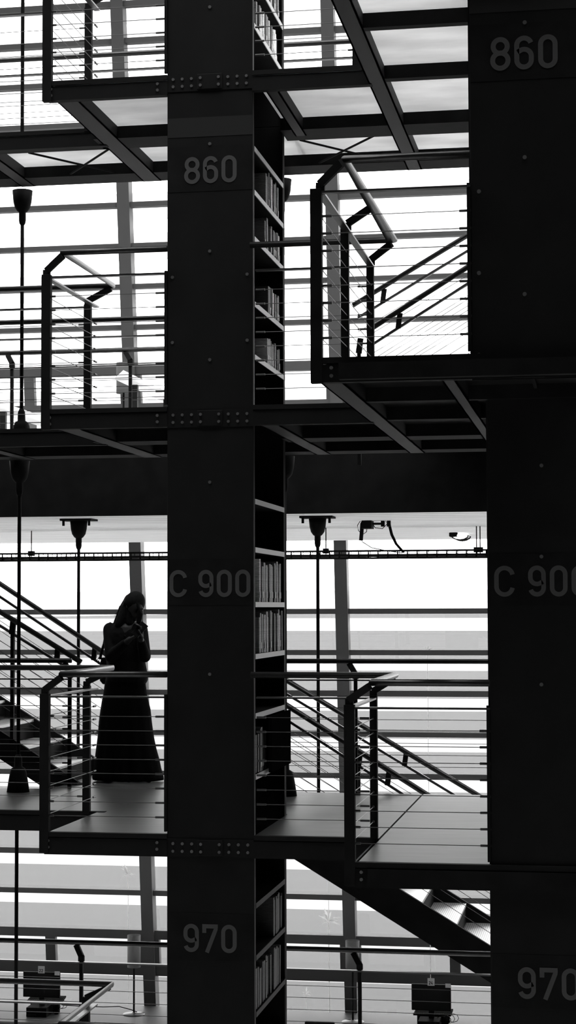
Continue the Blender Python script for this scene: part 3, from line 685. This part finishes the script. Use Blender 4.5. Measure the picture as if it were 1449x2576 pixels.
# ------------------------------------------------------------------ the person
YW = 16.25
person = thing('person', tuple(P(330,1962,YW).xy)+(D1,), 'person in black with long hair and ankle-length skirt, looking down at a phone', 'person')
def W_(px, py, dy=0): q = P(px, py, YW); return Vector((q.x, YW+dy, q.z))
def remesh(o, v):
    r = o.modifiers.new('r','REMESH'); r.mode = 'VOXEL'; r.voxel_size = v; r.use_smooth_shade = True
    s = o.modifiers.new('s','SMOOTH'); s.factor = .5; s.iterations = 3
body = MB()
hc = W_(341,1524,-.02)                              # head centre; head bowed to the right and forward
tilt = Matrix.Rotation(radians(24), 3, 'Y') @ Matrix.Rotation(radians(14), 3, 'X')
body.ell(hc, (.078,.092,.105), 20, 14, tilt)
body.ell(hc+tilt@Vector((.022,-.025,-.052)), (.052,.06,.062), 16, 10, tilt)
fd = tilt@Vector((.78,-.62,0)).normalized()         # where the face points
upv = tilt@Vector((0,0,1)); sdv = fd.cross(upv).normalized()
body.cap(hc+fd*.083+upv*.0, hc+fd*.105-upv*.035, .009, .013)      # nose
body.ell(hc+fd*.082-upv*.06, (.016,.016,.008)); body.ell(hc+fd*.08-upv*.072, (.016,.016,.008))   # lips
body.ell(hc+fd*.066-upv*.10, (.024,.024,.02))       # chin
for s in (-1,1):
    body.ell(hc+fd*.073+sdv*.032*s+upv*.008, (.014,.012,.01)); body.ell(hc+sdv*.08*s-upv*.01, (.014,.02,.028))
body.cap(hc-upv*.06-fd*.02, W_(326,1568), .05, .056)              # neck
body.cap(W_(322,1590), W_(318,1680), .12, .12); body.cap(W_(318,1680), W_(318,1715), .12, .14)
for sx, foot in ((-1,(300,1952)),(1,(350,1952))):
    hip = W_(318+sx*18,1725); kn = W_(322+sx*24,1840); an = W_(foot[0],1940)
    body.cap(hip, kn, .085, .055); body.cap(kn, an, .053, .034)
    an.z = D1+.07; body.cap(an, Vector((an.x+.12,an.y-.12,D1+.03)), .034, .028)
def hand(m, wrist, d, up, side, curl, open_=1, s=1.0):
    d = d.normalized(); up = up.normalized(); sd = d.cross(up).normalized()*side
    palm = wrist+d*.05*s
    for k in range(4):
        m.cap(wrist+sd*(.012*(k-1.5)), wrist+d*.085*s+sd*(.019*(k-1.5)), .014, .0115)
        base = wrist+d*.088*s+sd*(.019*(k-1.5)); L = (.034,.04,.037,.029)[k]*s
        dd = (d*cos(curl)+up*sin(curl)).normalized(); p1 = base+dd*L
        dd2 = (d*cos(curl*2)+up*sin(curl*2)).normalized(); p2 = p1+dd2*L*.75
        dd3 = (d*cos(curl*2.7)+up*sin(curl*2.7)).normalized(); p3 = p2+dd3*L*.6
        m.cap(base, p1, .0095, .009); m.cap(p1, p2, .0088, .0082); m.cap(p2, p3, .008, .0072)
    b = wrist+d*.03*s-sd*.028; t1 = b+(d*.6-sd*.5+up*.5).normalized()*.042*s; t2 = t1+(d*.8+up*.4).normalized()*.03*s
    m.cap(b, t1, .0125, .0105); m.cap(t1, t2, .010, .0085)
sR, eR, wR = W_(277,1584,.0), W_(287,1650,-.10), W_(345,1607,-.27)
sL, eL, wL = W_(357,1584,-.02), W_(374,1650,-.14), W_(374,1608,-.27)
body.cap(sR, eR, .052, .042); body.cap(eR, wR, .040, .025)
body.cap(sL, eL, .050, .042); body.cap(eL, wL, .040, .025)
hand(body, wR, Vector((.75,-.25,.35)), Vector((.1,-.3,1)), 1, .55)
hand(body, wL, Vector((.05,-.2,1)), Vector((-.6,-.4,.1)), -1, .5)
bo = body.build('body', SKIN, person, smooth=True); remesh(bo, .005)
def loft(rings, n=40, fold=0, nf=9, ph=0):           # rings: (px_left, px_right, py, depth_ratio, dy)
    m = MB(); vs = []; fs = []
    for i, (a, b, py, dr, dy) in enumerate(rings):
        A, B = W_(a,py), W_(b,py); c = (A+B)/2; rx = (B-A).length/2
        for j in range(n):
            t = 2*pi*j/n; k = 1-fold*(i/len(rings))*(1-abs(cos(t))**3)*(.5+.5*sin(nf*t+ph))
            vs.append((c.x+rx*cos(t)*k, YW+dy+rx*dr*sin(t)*k, c.z))
        if i:
            o = (i-1)*n
            for j in range(n): fs.append((o+j,o+(j+1)%n,o+n+(j+1)%n,o+n+j))
    fs.append(tuple(range(n))[::-1]); fs.append(tuple(range((len(rings)-1)*n,len(rings)*n)))
    return m.add(vs, fs)
sk = loft([(268,364,1705,.75,0),(264,366,1722,.75,0),(261,369,1745,.75,0),(258,372,1760,.78,0),(254,378,1785,.78,0),(250,381,1815,.8,0),(248,385,1845,.8,0),(246,388,1862,.8,0),(243,393,1885,.8,0),(240,400,1910,.8,0),(238,404,1930,.8,0),(235,409,1948,.8,0),(234,411,1955,.8,0),(235,411,1961,.8,0)], 64, .16, 13)
sk.build('skirt', SKIRT, person, smooth=True)
jk = loft([(300,344,1566,.7,0),(284,356,1570,.55,0),(274,364,1578,.62,0),(267,366,1592,.66,0),(264,366,1612,.68,0),(264,366,1640,.7,0),(268,364,1662,.72,0),(270,369,1685,.75,0),(268,372,1700,.75,0),(266,371,1712,.75,0),(269,366,1720,.72,0)], 48)
jk.cap(sR+Vector((.0,0,-.0)), eR, .066, .060); jk.cap(eR, wR+(eR-wR)*.25, .058, .040)
jk.cap(sL, eL, .060, .056); jk.cap(eL, wL+(eL-wL)*.18, .055, .038)
j = jk.build('jacket', CLOTH, person, smooth=True); remesh(j, .009)
# hair: cap and long fall
hr = MB(); hr.ell(hc-fd*.022+upv*.018, (.096,.104,.112), 20, 14, tilt)
L_ = [(318,352,1508,.06),(310,352,1522,.06),(303,345,1536,.065),(297,338,1550,.06),(290,332,1565,.055),(284,322,1580,.045)]
prev = None
for k in range(len(L_)-1):
    a, b = L_[k], L_[k+1]
    for u in (0,.5,1):
        A = W_(a[0]+(a[1]-a[0])*u*.6+7, a[2], .02); B = W_(b[0]+(b[1]-b[0])*u*.6+7, b[2], .03)
        hr.cap(A, B, a[3]*.85, b[3]*.85)
for s0, s1 in (((352,1520),(362,1545)),((362,1545),(358,1568)),((355,1540),(352,1575))):
    hr.cap(W_(*s0,-.09), W_(*s1,-.10), .016, .010)
for k in range(34):
    u = k/33; th = radians(-150+300*u)
    top = hc+upv*.118+fd*(-.02); side = hc-fd*.02+(sdv*cos(th)*.100-fd*abs(sin(th))*.05)+upv*.0
    if cos(th) < -.6 and u > .5: pass
    low = Vector((W_(300+40*(.5+.5*cos(th)),1550).x, YW-.07*cos(th)*.0+.08*sin(th), W_(300,1556+8*sin(5*u)).z))
    hr.cap(top, (top+side)/2+upv*.035, .014, .016); hr.cap((top+side)/2+upv*.035, side, .016, .015); hr.cap(side, low, .015, .010)
hr.cap(W_(322,1532,-.03), W_(306,1570,-.06), .062, .05); hr.cap(W_(330,1530,-.04), W_(330,1566,-.07), .05, .035); hr.cap(W_(302,1560,.0), W_(322,1600,-.11), .04, .02)
h_ = hr.build('hair', HAIR, person, smooth=True); remesh(h_, .008)
m = MB()
for k in range(26):
    a = W_(302+random.uniform(0,6),1525+random.uniform(-4,10),random.uniform(-.03,.05)); b = W_(289+random.uniform(0,8),1548+random.uniform(-3,18),random.uniform(-.04,.06))
    m.tube([a,(a+b)/2+Vector((-.004,0,.0)),b], [.002,.002,.0008], 4)
for k in range(10):
    a = W_(357,1528,-.08); b = W_(362+random.uniform(-2,3),1548+random.uniform(-4,6),-.08); m.tube([a,(a+b)/2+Vector((.006,0,0)),b], [.0018,.0018,.0008], 4)
m.build('loose_strands', HAIR, person)
ph = thing('smartphone', W_(374,1588,-.33), 'black phone held up by the person in both hands', 'phone')
c = W_(374,1583,-.325); R_ = Matrix.Rotation(radians(38),3,'Y') @ Matrix.Rotation(radians(-25),3,'X')
def rbox(c, hx, hy, hz, R):
    m = MB(); m.box((-hx,-hy,-hz),(hx,hy,hz)); m.v = [c+R@v for v in m.v]; return m
rbox(c, .037, .0045, .075, R_).build('phone_body', SCREEN, ph, bevel=.004)
rbox(c+R_@Vector((0,.0052,0)), .033, .0006, .068, R_).build('screen_glass', UPVC, ph)
bg = thing('shoulder_bag', W_(255,1720,.12), "dark shoulder bag hanging at the person's side", 'bag')
m = MB(); vs = []
for i, (a, b, py) in enumerate(((247,266,1655),(243,270,1672),(243,282,1690),(242,290,1705),(243,290,1714),(250,285,1722))):
    A, B = W_(a,py,.12), W_(b,py,.12); c = (A+B)/2; rx = (B-A).length/2
    for jx in range(20): t_ = 2*pi*jx/20; vs.append(c+Vector((rx*cos(t_), .07*sin(t_), 0)))
fs = [(i*20+jx, i*20+(jx+1)%20, (i+1)*20+(jx+1)%20, (i+1)*20+jx) for i in range(5) for jx in range(20)]+[tuple(range(20))[::-1], tuple(range(100,120))]
m.add(vs, fs); m.build('pouch', CLOTH, bg, smooth=True)
MB().tube([W_(248,1658,.05),W_(253,1640,.03),W_(262,1620,.0),W_(268,1592,-.02),W_(280,1566,-.01)], .013, 8).build('strap', CLOTH, bg)
MB().tube([W_(264,1658,.10),W_(263,1640,.08),W_(266,1620,.07),W_(276,1590,.08),W_(284,1568,.04)], .013, 8).build('strap', CLOTH, bg)
m = MB()
for b in ((237,1665),(240,1660),(243,1671)): m.tube([W_(248,1652,.05), W_((248+b[0])/2+1,1656,.05), W_(*b,.05)], .003, 5)
m.build('tassel', CLOTH, bg)
for o in bpy.data.objects:
    if '_b' in o: del o['_b']
